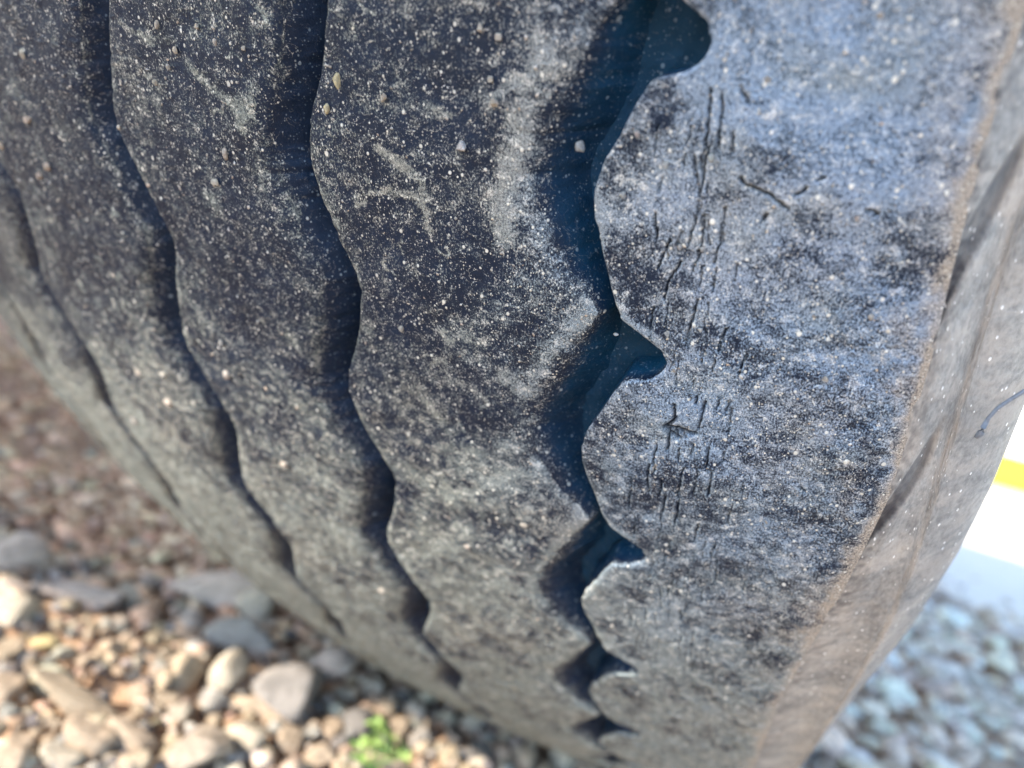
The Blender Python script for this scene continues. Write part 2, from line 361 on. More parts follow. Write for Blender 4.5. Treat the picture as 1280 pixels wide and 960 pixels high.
def dust_and_glow(u, s):
    ph = phase(s)
    d = .25 + .42 * sstep(20, 230, s) + .14 * sstep(60, -20, u) * sstep(60, 160, s)
    d = d + .22 * fbm(u / 13, s / 11, 4, 20)
    d = d + .12 * sstep(92, 108, u) * (1 - .4 * sstep(0, 150, s)) + .10
    for (q, rad, a) in patch_uv:
        dd = np.hypot(u - q[0], s - q[1]) / (rad * (1 + .5 * vnoise(u * .35, s * .35, 31)))
        d = d + a * .38 * np.exp(-dd ** 2)
    wob = fbm(u * .8, s * .8, 3, 61) * .9
    for q, w, a in streak_uv:
        lo_ = q.min(0) - w * 3 - 1; hi_ = q.max(0) + w * 3 + 1
        m = (u > lo_[0]) & (u < hi_[0]) & (s > lo_[1]) & (s < hi_[1])
        if not m.any(): continue
        dd = np.full(int(m.sum()), 99.0)
        for k in range(len(q) - 1): dd = np.minimum(dd, seg_dist(u[m] + wob[m], s[m] + wob[m], q[k], q[k + 1]))
        d[m] = d[m] + a * .8 * np.exp(-(dd / w) ** 2)
    d = d + (.14 + .16 * sstep(60, 200, s)) * fbm(u / 2.6, s / 2.0, 4, 27) + .34 * sstep(60, 180, s) * fbm(u / 4.5, s / 9, 4, 28) + .17 * sstep(75, 120, u) * (1 - sstep(10, 90, s)) + .13 * sstep(70, 90, u) * fbm(u / 5, s / 3.5, 4, 84)  # upper shoulder gets extra cover for its painted glow, on top of real dust
    d = np.where(d > .7, .7 + (d - .7) * .35, d)
    return d

def relief(u, s, fine=True):
    h = .35 * fbm(u / 9, s / 9, 3, 1) + .13 * fbm(u / 2.2, s / 3.2, 3, 9)
    lump = fbm(u / 1.1, s / .85, 2, 14); h = h + .11 * np.clip(lump - .1, 0, 1) * (1 + 1.6 * sstep(60, -20, u)) + sstep(70, 200, s) * (.40 * fbm(u / 2.4, s / 4.2, 3, 12) + .34 * np.abs(fbm(u / 4.5, s / 5.5, 3, 13)))
    # granular, abraded band along the outer shoulder
    g = sstep(113, 124, u) * sstep(15, 55, s)
    h = h + g * .26 * fbm(u / .6, s / .8, 3, 17)
    # circumferential checking
    h = h - .07 * sstep(.28, .6, fbm(u * 1.6, s * .16, 2, 23)) * sstep(60, 75, u)
    return h

tyre = empty('old_tyre', (0, 0, 0))
tag(tyre, 'worn dusty black truck tyre with zigzag grooves and a cracked shoulder, filling the picture', 'tyre')

def build_rib(name, left, right, dl, dr_, n, wall_l, wall_r, mat=M_RUB, label=None, coarse=True):
    """left/right: functions of phase giving the rib's edges in mm (or of arc for the outer shoulder)"""
    V_all = []; F_all = []; att = []; base = 0
    for part, s in (('f', s_sh_f if name_shoulder(name, label) else s_f), ('c', s_c)):
        nn = n if part == 'f' else 10
        ph = phase(s)[:, None]; S = s[:, None]
        L = left(ph) if left.__name__ != 'arcfun' else left(S)
        Rr = right(ph) if right.__name__ != 'arcfun' else right(S)
        t = np.linspace(0, 1, nn)[None, :]
        t = t + .045 * np.sin(2 * np.pi * t) * -1 * (1 if part == 'f' else 0)     # denser by the edges
        U = L + (Rr - L) * t
        hs = relief(U, S + 0 * U) if part == 'f' else 0 * U
        dL = (U - L); dR = (Rr - U)
        if not dr_: hs = hs * sstep(0, 3, dR) - 1.0 * np.clip(1 - dR / 4.5, 0, 1) ** 2
        if dl: hs = hs - .35 * np.exp(-dL / .45)
        if dr_: hs = hs - (.9 * np.exp(-(dR / 1.6)) if wall_r > 1.5 else .3 * np.exp(-dR / .4))
        cr = cracks(U, S + 0 * U) * (dL > .6) if (part == 'f' and name_shoulder(name, label)) else 0 * U
        hs = hs - .9 * cr
        ds = dust_and_glow(U, S + 0 * U) if part == 'f' else .4 + 0 * U
        if part == 'f' and name_shoulder(name, label): ds = ds + .3 * np.roll(cr, 2, axis=1) + .15 * np.roll(cr, -3, axis=1)
        ds = ds + .18 * np.exp(-dL / 1.0) * (dl > 0) + .10 * np.exp(-((dR - 1.2) / 1.6) ** 2) * isinstance(wall_r, WF)
        edge_ = (np.exp(-(dR / (1.7 + 1.3 * fbm(S / 3 + 0 * U, U / 3, 4, 88))) ** 2) if not dr_ else 0 * U)
        tn = np.clip(fbm(U / 17, S / 17, 2, 77) * .35, 0, .2) + .5 * sstep(120, 134, U) * sstep(.0, .5, fbm(U / 5, S / 7, 4, 78) + .22) + .8 * edge_
        ds = ds + .45 * edge_ * (.7 + .6 * fbm(U / 2, S / 2, 3, 79))
        blocks = [(U, hs, ds, cr, tn)]
        if dl:                                                     # wall facing left (steep)
            k = 7 if part == 'f' else 3
            v = np.linspace(1, 0, k, endpoint=False)[None, :]
            u2 = L - wall_l * v - .0 * v; h2 = -.35 - dl * v ** 1.0
            if part == 'f': u2 = u2 + .18 * fbm(v * dl / 1.5 + 0 * S, S / 1.5, 3, 33) * np.sin(np.pi * v)
            blocks.insert(0, (u2, h2 + 0 * u2, .12 + .0 * u2, 0 * u2, 0 * u2))
        if dr_:                                                    # wall facing right (sloping, seen by the camera)
            k = 16 if part == 'f' else 3
            v = (np.arange(1, k + 1) / k)[None, :]
            W = wall_r if not callable(wall_r) else wall_r(ph)
            u2 = Rr + W * v; prof = v ** 1.25 if not isinstance(wall_r, WF) else v * v * (3 - 2 * v) * .97
            h2 = -(.9 if np.max(W) > 1.5 else .3) - dr_ * prof
            if part == 'f':
                rel = fbm(u2 / 1.7, S / 1.9, 3, 41); h2 = h2 + .45 * rel * np.sin(np.pi * v) ; u2 = u2 + .35 * fbm(v * 3 + 0 * S, S / 2.6, 3, 43) * np.sin(np.pi * v)
            dsw = .42 - .34 * sstep(0, .5, v) + .15 * sstep(60, 200, S) + .3 * fbm(u2 / 3, S / 3, 3, 49) * (1 - v)
            blocks.append((u2, h2 + 0 * u2, dsw + 0 * u2, 0 * u2, 0 * u2))
        U = np.concatenate([b[0] for b in blocks], 1); hh = np.concatenate([b[1] for b in blocks], 1)
        ds = np.concatenate([b[2] for b in blocks], 1); cr = np.concatenate([b[3] for b in blocks], 1); tn = np.concatenate([b[4] for b in blocks], 1)
        TH = (s / 1000 / R)[:, None] + 0 * U
        r = rad_at(U / 1000) + hh / 1000
        V = to_world(U / 1000, TH, r).reshape(-1, 3)
        V_all.append(V); F_all.append(grid_faces(U.shape[0], U.shape[1]) + base); base += len(V)
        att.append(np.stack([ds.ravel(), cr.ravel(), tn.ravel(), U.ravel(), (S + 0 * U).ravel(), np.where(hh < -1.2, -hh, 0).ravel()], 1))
    A = np.concatenate(att)
    me = np_mesh(name, np.concatenate(V_all), np.concatenate(F_all)[:, ::-1])
    add_attr(me, 'dust', np.clip(A[:, 0], 0, 1.2)); add_attr(me, 'crack', np.clip(A[:, 1], 0, 1)); add_attr(me, 'tan', np.clip(A[:, 2], 0, 1))
    add_vec(me, 'tc', A[:, 3:6]); add_attr(me, 'depth', A[:, 5]); add_attr(me, 'sky_tint', sstep(50, 115, A[:, 3]) * (1 - .85 * sstep(40, 170, A[:, 4])) * np.clip(.85 + .5 * fbm(A[:, 3] / 8, A[:, 4] / 6, 3, 83), 0, 1))  # painted sky tint is strongest on the upper shoulder
    o = new_obj(name, me, mat, tyre)
    if label: o['label'] = label
    return o
def name_shoulder(name, label): return label is not None and 'shoulder' in label
def arc(f):
    def arcfun(s): return f(s)
    return arcfun
wD = lambda ph: np.clip((np.minimum(EDGE['D'][1](ph), 91.2) - EDGE['D'][0](ph)) * .78, 1.6, 9.0)
wD_max = 7
def wallD(ph): return wD(ph)

E_ = EDGE
_br = build_rib
# wall_r may be a number or a function; comparisons above need a number, so give a float subclass that is callable
class WF(float):
    def __call__(self, ph): return wD(ph)
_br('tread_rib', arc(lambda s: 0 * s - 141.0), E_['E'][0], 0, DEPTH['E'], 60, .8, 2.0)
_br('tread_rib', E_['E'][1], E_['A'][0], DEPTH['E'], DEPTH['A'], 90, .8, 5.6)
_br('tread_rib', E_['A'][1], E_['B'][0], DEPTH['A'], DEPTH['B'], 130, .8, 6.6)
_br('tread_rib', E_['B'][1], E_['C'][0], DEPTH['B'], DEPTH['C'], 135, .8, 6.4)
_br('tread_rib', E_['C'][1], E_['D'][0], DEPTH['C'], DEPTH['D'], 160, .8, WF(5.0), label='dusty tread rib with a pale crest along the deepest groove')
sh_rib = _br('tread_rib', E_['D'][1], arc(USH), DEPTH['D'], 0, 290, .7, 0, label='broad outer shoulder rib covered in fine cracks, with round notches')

# carcass under the grooves
def build_base():
    V_all = []; F_all = []; A = []; base = 0
    for part, s in (('f', s_f[::2] if s_f[::2][-1] == s_f[-1] else np.append(s_f[::2], s_f[-1])), ('c', s_c)):
        if part == 'f': us = np.concatenate([np.arange(-141, 30, 1.2), np.arange(30, 104, .35), np.arange(104, 129, 3)])
        else: us = np.linspace(-141, 128, 40)
        U = us[None, :] + 0 * s[:, None]; S = s[:, None] + 0 * U
        dep = np.interp(us, [-141, -108, -104, -62, -8, 40, 60, 70, 90, 110, 128], [3.4, 3.5, 3.5, 3.7, 7, 7.5, 7.5, 8.4, 8.5, 8.5, 8.5])[None, :] + 0 * U
        if part == 'f': dep = dep - .5 * fbm(U / 2.2, S / 2.2, 4, 55)
        TH = S / 1000 / R; r = rad_at(U / 1000) - dep / 1000
        V = to_world(U / 1000, TH, r).reshape(-1, 3); V_all.append(V); F_all.append(grid_faces(*U.shape) + base); base += len(V)
        A.append(np.stack([(.10 + .2 * fbm(U / 5, S / 5, 3, 56)).ravel(), U.ravel(), S.ravel()], 1))
    A = np.concatenate(A); me = np_mesh('groove_floor', np.concatenate(V_all), np.concatenate(F_all)[:, ::-1])
    add_attr(me, 'dust', np.clip(A[:, 0], 0, 1)); add_attr(me, 'crack', 0 * A[:, 0]); add_attr(me, 'tan', 0 * A[:, 0]); add_attr(me, 'depth', 0 * A[:, 0] + 9); add_attr(me, 'sky_tint', 0 * A[:, 0] + .6)
    add_vec(me, 'tc', np.stack([A[:, 1], A[:, 2], 0 * A[:, 1]], 1))
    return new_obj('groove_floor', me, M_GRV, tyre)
build_base()

# outer sidewall: profile offsets (du, r) from the shoulder edge; rings follow the bulge seen in the photograph
s_b = [-60, 27, 40, 52, 68, 79, 100, 119, 145, 170, 279, 345]
def U_ridge(s): return np.interp(wrap(s), [-320] + s_b, [137.5, 138.8, 139.5, 139.8, 140.6, 141.8, 142.7, 144.0, 144.4, 143.6, 142.4, 139.0, 137.5])
def U_sil(s): return np.interp(wrap(s), [-320, -60, 40, 69, 87, 109, 136, 170, 279, 345], [142.0, 149.5, 151.2, 152.1, 153.0, 153.1, 152.0, 148.9, 143.5, 142.0])
def build_side():
    V_all = []; F_all = []; A = []; base = 0
    for part, s in (('f', s_f), ('c', s_c)):
        S = s[:, None]
        sh = USH(S); rd = U_ridge(S); sl = U_sil(S)
        blend = sstep(330, 420, S) * (1 - sstep(FULL - 60, FULL - 14, S))
        # key points along the profile (u, r in mm)
        K = [(sh - 1.2, 1000 * rad_at((sh - 1.2) / 1000) - .9), (sh, 1000 * rad_at(sh / 1000) - 1.04), (sh + (rd - sh) * .30, 480.2), (sh + (rd - sh) * .62, 477.4), (rd - .9, 475.8), (rd - .35, 475.35),
             (rd + .25, 475.15), (rd + 1.2, 474.5), (rd + (sl - rd) * .45, 470.5), (rd + (sl - rd) * .75, 466.0), (sl - .3, 461.0), (sl, 457.0), (sl - .8, 451), (sl + .2, 440), (sl + 2, 415), (sl - 2, 385), (sl - 10, 350), (sl - 20, 320), (sl - 28, 300), (sl - 40, 296)]
        ku = np.concatenate([k[0] + 0 * S for k in K], 1); kr = np.concatenate([k[1] + 0 * S for k in K], 1)
        tt = np.arange(len(K)); m = 9 if part == 'f' else 1
        tp = np.concatenate([np.linspace(0, 12, 12 * m + 1), np.arange(13, len(K))])
        i = np.minimum(tp.astype(int), len(K) - 2); f = (tp - i)[None, :]
        def cr_(k):
            p0 = k[:, np.maximum(i - 1, 0)]; p1 = k[:, i]; p2 = k[:, i + 1]; p3 = k[:, np.minimum(i + 2, len(K) - 1)]
            return .5 * ((2 * p1) + (-p0 + p2) * f + (2 * p0 - 5 * p1 + 4 * p2 - p3) * f ** 2 + (-p0 + 3 * p1 - 3 * p2 + p3) * f ** 3)
        U = cr_(ku); RR = cr_(kr); T = tp[None, :] + 0 * U; SS = S + 0 * U
        if part == 'f':
            # moulded lens shaped recesses across the buttress, one per pitch
            ph = phase(SS)
            sl_ = (ph - .29 - (2.8 - T) * .17) % 1.0; sl_ = np.where(sl_ > .5, sl_ - 1, sl_)
            lens = (1 - .55 * (ph > 1.9)) * np.clip(1 - (sl_ / .15) ** 2, 0, 1) * np.clip(1 - ((T - 1.75) / 1.75) ** 2, 0, 1)
            side = np.clip(sl_ / .15, -1, 1)
            rec = sstep(0, .7, lens) * (.35 + .9 * (side * .5 + .5)) * (1 - .45 * (ph > 1.9))
            RR = RR - .95 * rec; U = U - .5 * rec
            RR = RR + .14 * fbm(T * 1.3, SS / 3.0, 3, 66) + .22 * fbm(T * .5, SS / 12, 2, 67)
            ds = .85 - (.62 - .35 * (ph > 1.9)) * sstep(.15, .6, rec) + .25 * fbm(T * .6, SS / 8, 3, 68)
            ds = ds - .75 * (1 - sstep(.6, 3.0, T)) * np.clip(.35 + 1.4 * fbm(T * 2.2, SS / 1.3, 4, 69), 0, 1)
        else: ds = .8 + 0 * U
        V = to_world(U / 1000, SS / 1000 / R, RR / 1000).reshape(-1, 3); V_all.append(V); F_all.append(grid_faces(*U.shape) + base); base += len(V)
        A.append(np.stack([ds.ravel(), (T * 3.0).ravel(), SS.ravel()], 1))
    A = np.concatenate(A); me = np_mesh('sidewall', np.concatenate(V_all), np.concatenate(F_all)[:, ::-1])
    add_attr(me, 'dust', np.clip(A[:, 0], 0, 1)); add_vec(me, 'tc', np.stack([A[:, 1], A[:, 2], 0 * A[:, 1]], 1))
    return new_obj('sidewall', me, M_SIDE, tyre)
build_side()

def revolve(name, prof, mat, parent, n=160, label=None):
    th = np.linspace(0, 2 * math.pi, n, endpoint=False); pu = np.array([p[0] for p in prof]); pr = np.array([p[1] for p in prof])
    V = to_world(pu[None, :] + 0 * th[:, None], th[:, None] + 0 * pu[None, :], pr[None, :] + 0 * th[:, None]).reshape(-1, 3)
    k = len(prof); i = np.arange(n)[:, None] * k + np.arange(k - 1)[None, :]; j = ((np.arange(n) + 1) % n)[:, None] * k + np.arange(k - 1)[None, :]
    F = np.stack([i, j, j + 1, i + 1], -1).reshape(-1, 4)
    me = np_mesh(name, V, F); N_ = len(V)
    add_attr(me, 'dust', np.full(N_, .7)); add_vec(me, 'tc', np.stack([np.tile(pu * 1000, n), np.repeat(th * 500, k), np.zeros(N_)], 1))
    o = new_obj(name, me, mat, parent)
    if label: o['label'] = label
    return o
revolve('inner_sidewall', [(-.141, .4795), (-.147, .468), (-.152, .445), (-.154, .40), (-.146, .36), (-.128, .32), (-.112, .297)], M_SIDE, tyre, 240)
M_RIM = simple('painted_rim_steel', (.45, .45, .44), .45, .1, 12)
revolve('rim', [(-.112, .297), (-.118, .305), (-.122, .30), (-.115, .287), (-.06, .27), (.04, .27), (.095, .285), (.118, .30), (.124, .305), (.121, .293), (.10, .272), (.06, .245), (.045, .20), (.05, .15), (.07, .14), (.075, .0005)], M_RIM, tyre, 96)

# thin rubber whisker left by the mould, lying over the raised band of the sidewall
def tube(name, pts, rad, mat, parent, sides=8):
    pts = [Vector(p) for p in pts]; V = []; F = []; n = len(pts)
    for i, p in enumerate(pts):
        d = (pts[min(i + 1, n - 1)] - pts[max(i - 1, 0)]).normalized(); a = d.orthogonal().normalized(); b = d.cross(a)
        r = rad[i] if isinstance(rad, (list, tuple)) else rad
        for k in range(sides): V.append(p + (a * math.cos(2 * math.pi * k / sides) + b * math.sin(2 * math.pi * k / sides)) * r)
    for i in range(n - 1):
        for k in range(sides): F.append((i * sides + k, i * sides + (k + 1) % sides, (i + 1) * sides + (k + 1) % sides, (i + 1) * sides + k))
    me = np_mesh(name, np.array([tuple(v) for v in V]), np.array(F)); return new_obj(name, me, mat, parent)
def pix_ring(px, py, r):
    d = pix_dir(px, py); s_, c_ = math.sin(ROLL), math.cos(ROLL); t = np.linspace(.03, .5, 9000); Pw = CAM + t[:, None] * d
    Y = Pw[:, 1] * s_ + (Pw[:, 2] - H) * c_; Z = -Pw[:, 1] * c_ + (Pw[:, 2] - H) * s_
    i = int(np.argmax(np.hypot(Y, Z) - r < 0)); return Pw[i]
M_WHISK = simple('whisker_rubber', (.13, .155, .19), .5, .2, 900)
wp = [(1221, 546), (1226, 541), (1229, 534), (1236, 522), (1247, 510), (1262, 500), (1280, 489), (1300, 478)]
wr = [.4750, .4753, .4757, .4757, .4748, .4740, .4733, .4725]
tube('rubber_whisker', [pix_ring(a, b, r + .0009) for (a, b), r in zip(wp, wr)], [.0004, .00055, .00042, .0003, .0003, .0003, .0003, .0003], M_WHISK, tyre)

# ------------------------------------------------------------------ stones
def ico(sub):
    bm = bmesh.new(); bmesh.ops.create_icosphere(bm, subdivisions=sub, radius=1)
    V = np.array([v.co[:] for v in bm.verts]); F = np.array([[v.index for v in f.verts] for f in bm.faces]); bm.free(); return V, F
ICO = {k: ico(k) for k in (1, 2, 3, 4)}
def noise3(V, sc_, seed):
    a = fbm(V[:, 0] * sc_ + V[:, 2] * .7 * sc_ + seed, V[:, 1] * sc_ - V[:, 2] * .6 * sc_ + 9, 3, seed % 50)
    b = fbm(V[:, 2] * sc_ + seed * 2, V[:, 0] * sc_ + V[:, 1] * .5 * sc_ + 3, 3, (seed + 7) % 50)
    return (a + b) * .5
def stone_shape(sub, seed, rnd, planes=9, amp=.07):
    V, F = ICO[sub]; V = V.copy()
    for k in range(planes):
        n = np.array([rnd.gauss(0, 1) for _ in range(3)]); n /= np.linalg.norm(n); d = rnd.uniform(.45, .82)
        ex = np.clip(V @ n - d, 0, None); V = V - ex[:, None] * n * .985
    V = V * (1 + amp * noise3(V, 1.3, seed))[:, None]
    V /= np.abs(V).max(0); return V, F
rs = random.Random(11)
STONES = []
for k in range(16):
    V, F = stone_shape(3, k * 3 + 1, rs); STONES.append(np_mesh('stone', V, F)); STONES[-1].materials.append(M_STONE)
ROUND = []
for k in range(4):
    V, F = stone_shape(3, 90 + k, rs, planes=8, amp=.08); ROUND.append(np_mesh('stone', V, F)); ROUND[-1].materials.append(M_STONE)

ALL = []
def place_stone(px, py, w, h, colr, label, group=None, tilt=0, mesh=None, rise=.30, name='stone'):
    """px,py centre and w,h size in photograph pixels of the stone on the ground"""
    base, t = on_ground(px, py + h * .15)
    sx = w * t / FPX / 2; sz = h * t / FPX / 2
    me = mesh or rs.choice(STONES)
    o = bpy.data.objects.new(name, me); COL.objects.link(o)
    vert = min(sz * 1.0, sx * .95); dep = sz * 1.35
    o.scale = (sx, max(dep, sx * .45), vert)
    o.location = (base[0], base[1], vert * rise)
    # the picture is rolled by 15 degrees and looks along FW: turn the stone so that its long side faces the camera
    yaw = math.atan2(RT[1], RT[0]) + math.radians(rs.uniform(-8, 8)); til = math.radians(-tilt) - math.radians(0)
    o.rotation_euler = (math.radians(rs.uniform(-10, 10)), 0, yaw)
    o.rotation_euler.rotate_axis('Y', til)
    o.color = (*colr, 1)
    o['label'] = label; o['category'] = 'stone'; ALL.append((label, px, o))
    if group: o['group'] = group
    return o
TAN = (.42, .325, .22); PEACH = (.48, .365, .255); CREAM = (.50, .425, .32); GREY = (.36, .33, .285); PINK = (.52, .42, .34); DARK = (.16, .145, .13); GREEN = (.47, .45, .33); BROWN = (.30, .21, .15)
hero = [
 (18, 695, 76, 62, PINK, 'rounded pinkish stone cut by the left picture edge, in the shade beside the tyre', 0, 1),
 (15, 765, 72, 44, CREAM, 'smooth pale stone at the left picture edge, just below the pinkish one', 8, 1),
 (20, 737, 60, 24, PINK, 'low pink stone wedged between the two large stones at the left edge', 0, 0),
 (100, 741, 125, 30, PINK, 'long flat pinkish stone lying across the upper left of the gravel', 5, 1),
 (175, 683, 46, 17, CREAM, 'flat pale chip lying alone on the shaded brown soil', 0, 1),
 (160, 742, 36, 27, CREAM, 'small pale oval stone right of the long flat pink stone', 15, 1),
 (187, 726, 30, 22, PINK, 'small dull stone touching the pale oval one on the shaded soil', 10, 0),
 (272, 737, 118, 66, PINK, 'large smooth pinkish boulder-like stone in shade right below the tyre tread', 12, 1),
 (322, 757, 60, 56, CREAM, 'pale rounded stone squeezed between the large pinkish stone and the tread', 0, 1),
 (236, 779, 34, 30, PINK, 'small knob shaped stone left of the big grey oval stone', 0, 0),
 (301, 798, 96, 48, GREY, 'big grey oval stone in shade below the large pinkish one', 5, 1),
 (236, 836, 50, 62, TAN, 'upright pointed tan stone in the sun, left of the pale faceted one', 0, 0),
 (206, 848, 34, 42, TAN, 'small tan stone leaning on the pointed one', 0, 0),
 (291, 842, 58, 58, CREAM, 'pale faceted stone in the sun, like a blunt tooth', 0, 0),
 (95, 876, 142, 46, TAN, 'long tan stone lying at a slant in the lower left gravel', -20, 1),
 (108, 921, 74, 48, PEACH, 'peach coloured angular stone under the long slanting stone', -5, 0),
 (74, 946, 60, 34, CREAM, 'pale triangular stone at the bottom edge, left corner', 0, 0),
 (18, 945, 54, 48, PEACH, 'blocky peach stone in the bottom left corner of the picture', 0, 0),
 (168, 927, 88, 34, PEACH, 'narrow wedge shaped peach stone near the bottom edge', -22, 0),
 (240, 938, 92, 64, (.36, .29, .22), 'large two-tone grey and tan stone at the bottom edge', 8, 0),
 (304, 921, 66, 42, CREAM, 'block shaped cream stone right of the two-tone stone', 0, 0),
 (362, 868, 100, 76, (.23, .205, .18), 'large grey stone half in the shade of the tyre', 10, 1),  # toned down so its colour carries the shade
 (334, 890, 84, 26, PEACH, 'flat peach stone in the sun in front of the large grey stone', -2, 1),
 (415, 908, 26, 36, PEACH, 'small upright peach stone left of the green sprig', 0, 0),
 (56, 803, 40, 28, (.60, .46, .22), 'small yellowish stone among pebbles at the upper left of the sunlit gravel', -10, 0),
 (64, 850, 54, 36, GREEN, 'pale greenish stone left of the pebble cluster', 5, 0),
 (12, 812, 34, 42, TAN, 'tan stone at the left picture edge level with the yellowish stone', 0, 0),
 (8, 856, 40, 52, PEACH, 'large peach stone at the left picture edge below the tan one', 0, 0),
 (211, 877, 42, 21, TAN, 'flat oval tan pebble just below the pointed stone', 0, 1),
 (226, 893, 36, 25, CREAM, 'rounded cream pebble above the two-tone stone', 0, 1),
 (266, 879, 40, 28, GREY, 'grey rounded pebble below the pale faceted stone', 0, 1),
 (268, 902, 24, 26, TAN, 'tan pebble sitting on top of the two-tone stone', 0, 0),
 (360, 927, 32, 28, PEACH, 'peach pebble in front of the flat peach stone', 0, 0),
 (400, 945, 44, 30, PEACH, 'peach stone at the bottom edge left of the sprig', 10, 0),
 (416, 831, 62, 38, PINK, 'dull pink stone in the shadow under the tyre, above the sprig', 12, 0),
 (430, 867, 38, 20, CREAM, 'flat pale stone in half shade above the green sprig', 4, 1),
 (466, 861, 28, 26, CREAM, 'small pale lump right of the flat pale stone above the sprig', 0, 0),
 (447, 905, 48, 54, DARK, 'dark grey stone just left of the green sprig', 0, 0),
 (482, 951, 52, 30, PEACH, 'rounded peach stone in front of the green sprig', 0, 1),
 (571, 876, 30, 24, CREAM, 'small pale stone close under the tread, right of the sprig', 0, 1),
 (591, 907, 36, 26, CREAM, 'pale stone standing out of grey gravel right of the sprig', 0, 1),
 (632, 912, 30, 26, PEACH, 'peach stone under the middle of the tread at the bottom', 0, 0),
 (655, 950, 40, 32, PEACH, 'sunlit peach stone at the bottom edge under the tyre', 0, 0),
 (700, 944, 42, 36, CREAM, 'rightmost of the two largest pale stones at the bottom edge under the tyre', 0, 0),
]
placed = []
def short_name(lab):
    for cut in (' in the sun', ' in shade', ' in the shade', ' in the shadow', ' lying', ' wedged', ' squeezed', ' leaning', ' under', ' at the', ' near', ' just', ' right', ' left', ' below', ' among', ' half', ' cut', ' above', ' sitting', ' close', ' touching', ' standing', ' in front', ' in half', ' level', ' in ', ',', ' of '):
        k = lab.find(cut)
        if k > 0: lab = lab[:k]
    return lab
def colour_word(c):
    v = max(c); r = c[0] / max(.01, c[2])
    if v < .2: return 'dark grey'
    if r > 1.75: return 'tan'
    if r > 1.5: return 'peach'
    if r > 1.25: return 'cream' if v > .42 else 'pinkish'
    if r > 1.02: return 'grey'
    return 'pale bluish' if v > .4 else 'slate grey'
def pebble_label(px, py, w, h, c, tilt):
    hx, hy, hn = min(HN, key=lambda q: math.hypot(q[0] - px, (q[1] - py) * 1.2))
    dx, dy = px - hx, py - hy
    rel = ('left of' if dx < 0 else 'right of') if abs(dx) > abs(dy) * 1.1 else ('above' if dy < 0 else 'below')
    size = 'tiny' if w < 20 else ('small' if w < 27 else 'mid sized')
    shape = 'flat' if h / w < .7 else ('roundish' if h / w > .85 else 'oval')
    return '%s %s %s pebble %s the %s' % (size, shape, colour_word(c), rel, hn)
HN = []
for (px, py, w, h, c, lab, tilt, rd) in hero:
    HN.append((px, py, short_name(lab)))
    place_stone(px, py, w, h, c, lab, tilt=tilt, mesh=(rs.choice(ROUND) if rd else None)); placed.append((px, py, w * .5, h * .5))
def free(px, py, r, k=.8):
    for (x, y, a, b) in placed:
        if ((px - x) / (a + r * k)) ** 2 + ((py - y) / (b + r * k)) ** 2 < 1: return False
    return True
def vary(c, a=.22):
    k = rs.uniform(1 - a, 1 + a); return tuple(min(.9, max(.03, x * k * rs.uniform(.95, 1.05))) for x in c)
cnt = 0
for _ in range(9000):
    if cnt >= 150: break
    px = rs.uniform(-10, 760); py = rs.uniform(782, 965)
    if py < 782 + max(0, px - 330) * .22: continue
    w = rs.uniform(16, 34) * (1 if py > 800 else .8); h = w * rs.uniform(.6, .95)
    if not free(px, py, w * .5, .66): continue
    c = vary(rs.choice([TAN, TAN, PEACH, PEACH, CREAM, GREY, DARK]))
    tl = rs.uniform(-25, 25); place_stone(px, py, w, h, c, pebble_label(px, py, w, h, c, tl), 'small pebbles in front of the tyre', tilt=tl, rise=.5)
    placed.append((px, py, w * .5, h * .5)); cnt += 1
def right_label(px, py, w, h, c):
    size = 'small' if w < 28 else ('mid sized' if w < 42 else 'large'); shape = 'flat' if h / w < .6 else 'rounded'
    row = 'at the bottom' if py > 915 else ('halfway up' if py > 850 else 'far back')
    col_ = 'near the sidewall' if px < 1110 else ('right of the tyre' if px < 1200 else 'by the right edge')
    return '%s %s %s stone %s %s' % (size, shape, colour_word(c), row, col_)
PALE = (.88, .74, .56); WHITE = (.90, .82, .68); SAND = (.78, .60, .42)
cnt = 0
for _ in range(6000):
    if cnt >= 110: break
    px = rs.uniform(960, 1300); py = rs.uniform(770, 975)
    if px < 1110 - (py - 830) * .9: continue
    w = rs.uniform(26, 74) * (.5 + .6 * (py - 760) / 200); h = w * rs.uniform(.45, .8)
    if not free(px, py, w * .5, .55): continue
    c = vary(rs.choice([PALE, PALE, WHITE, SAND, (.74, .63, .49), (.50, .39, .28)]), .15)
    place_stone(px, py, w, h, c, right_label(px, py, w, h, c), 'pale stones right of the tyre', tilt=rs.uniform(-20, 20), mesh=rs.choice(ROUND + STONES[:5]), rise=.4)
    placed.append((px, py, w * .5, h * .5)); cnt += 1

ORD = {2: ['left', 'right'], 3: ['leftmost', 'middle', 'rightmost'], 4: ['leftmost', 'second', 'third', 'rightmost'], 5: ['leftmost', 'second', 'third', 'fourth', 'rightmost']}
NUM = {2: 'two', 3: 'three', 4: 'four', 5: 'five'}
for lab in sorted({a[0] for a in ALL}):
    same = sorted([a for a in ALL if a[0] == lab], key=lambda a: a[1])
    if 2 <= len(same) <= 5:
        for w_, a in zip(ORD[len(same)], same): a[2]['label'] = '%s, %s of %s' % (lab, w_, NUM[len(same)])

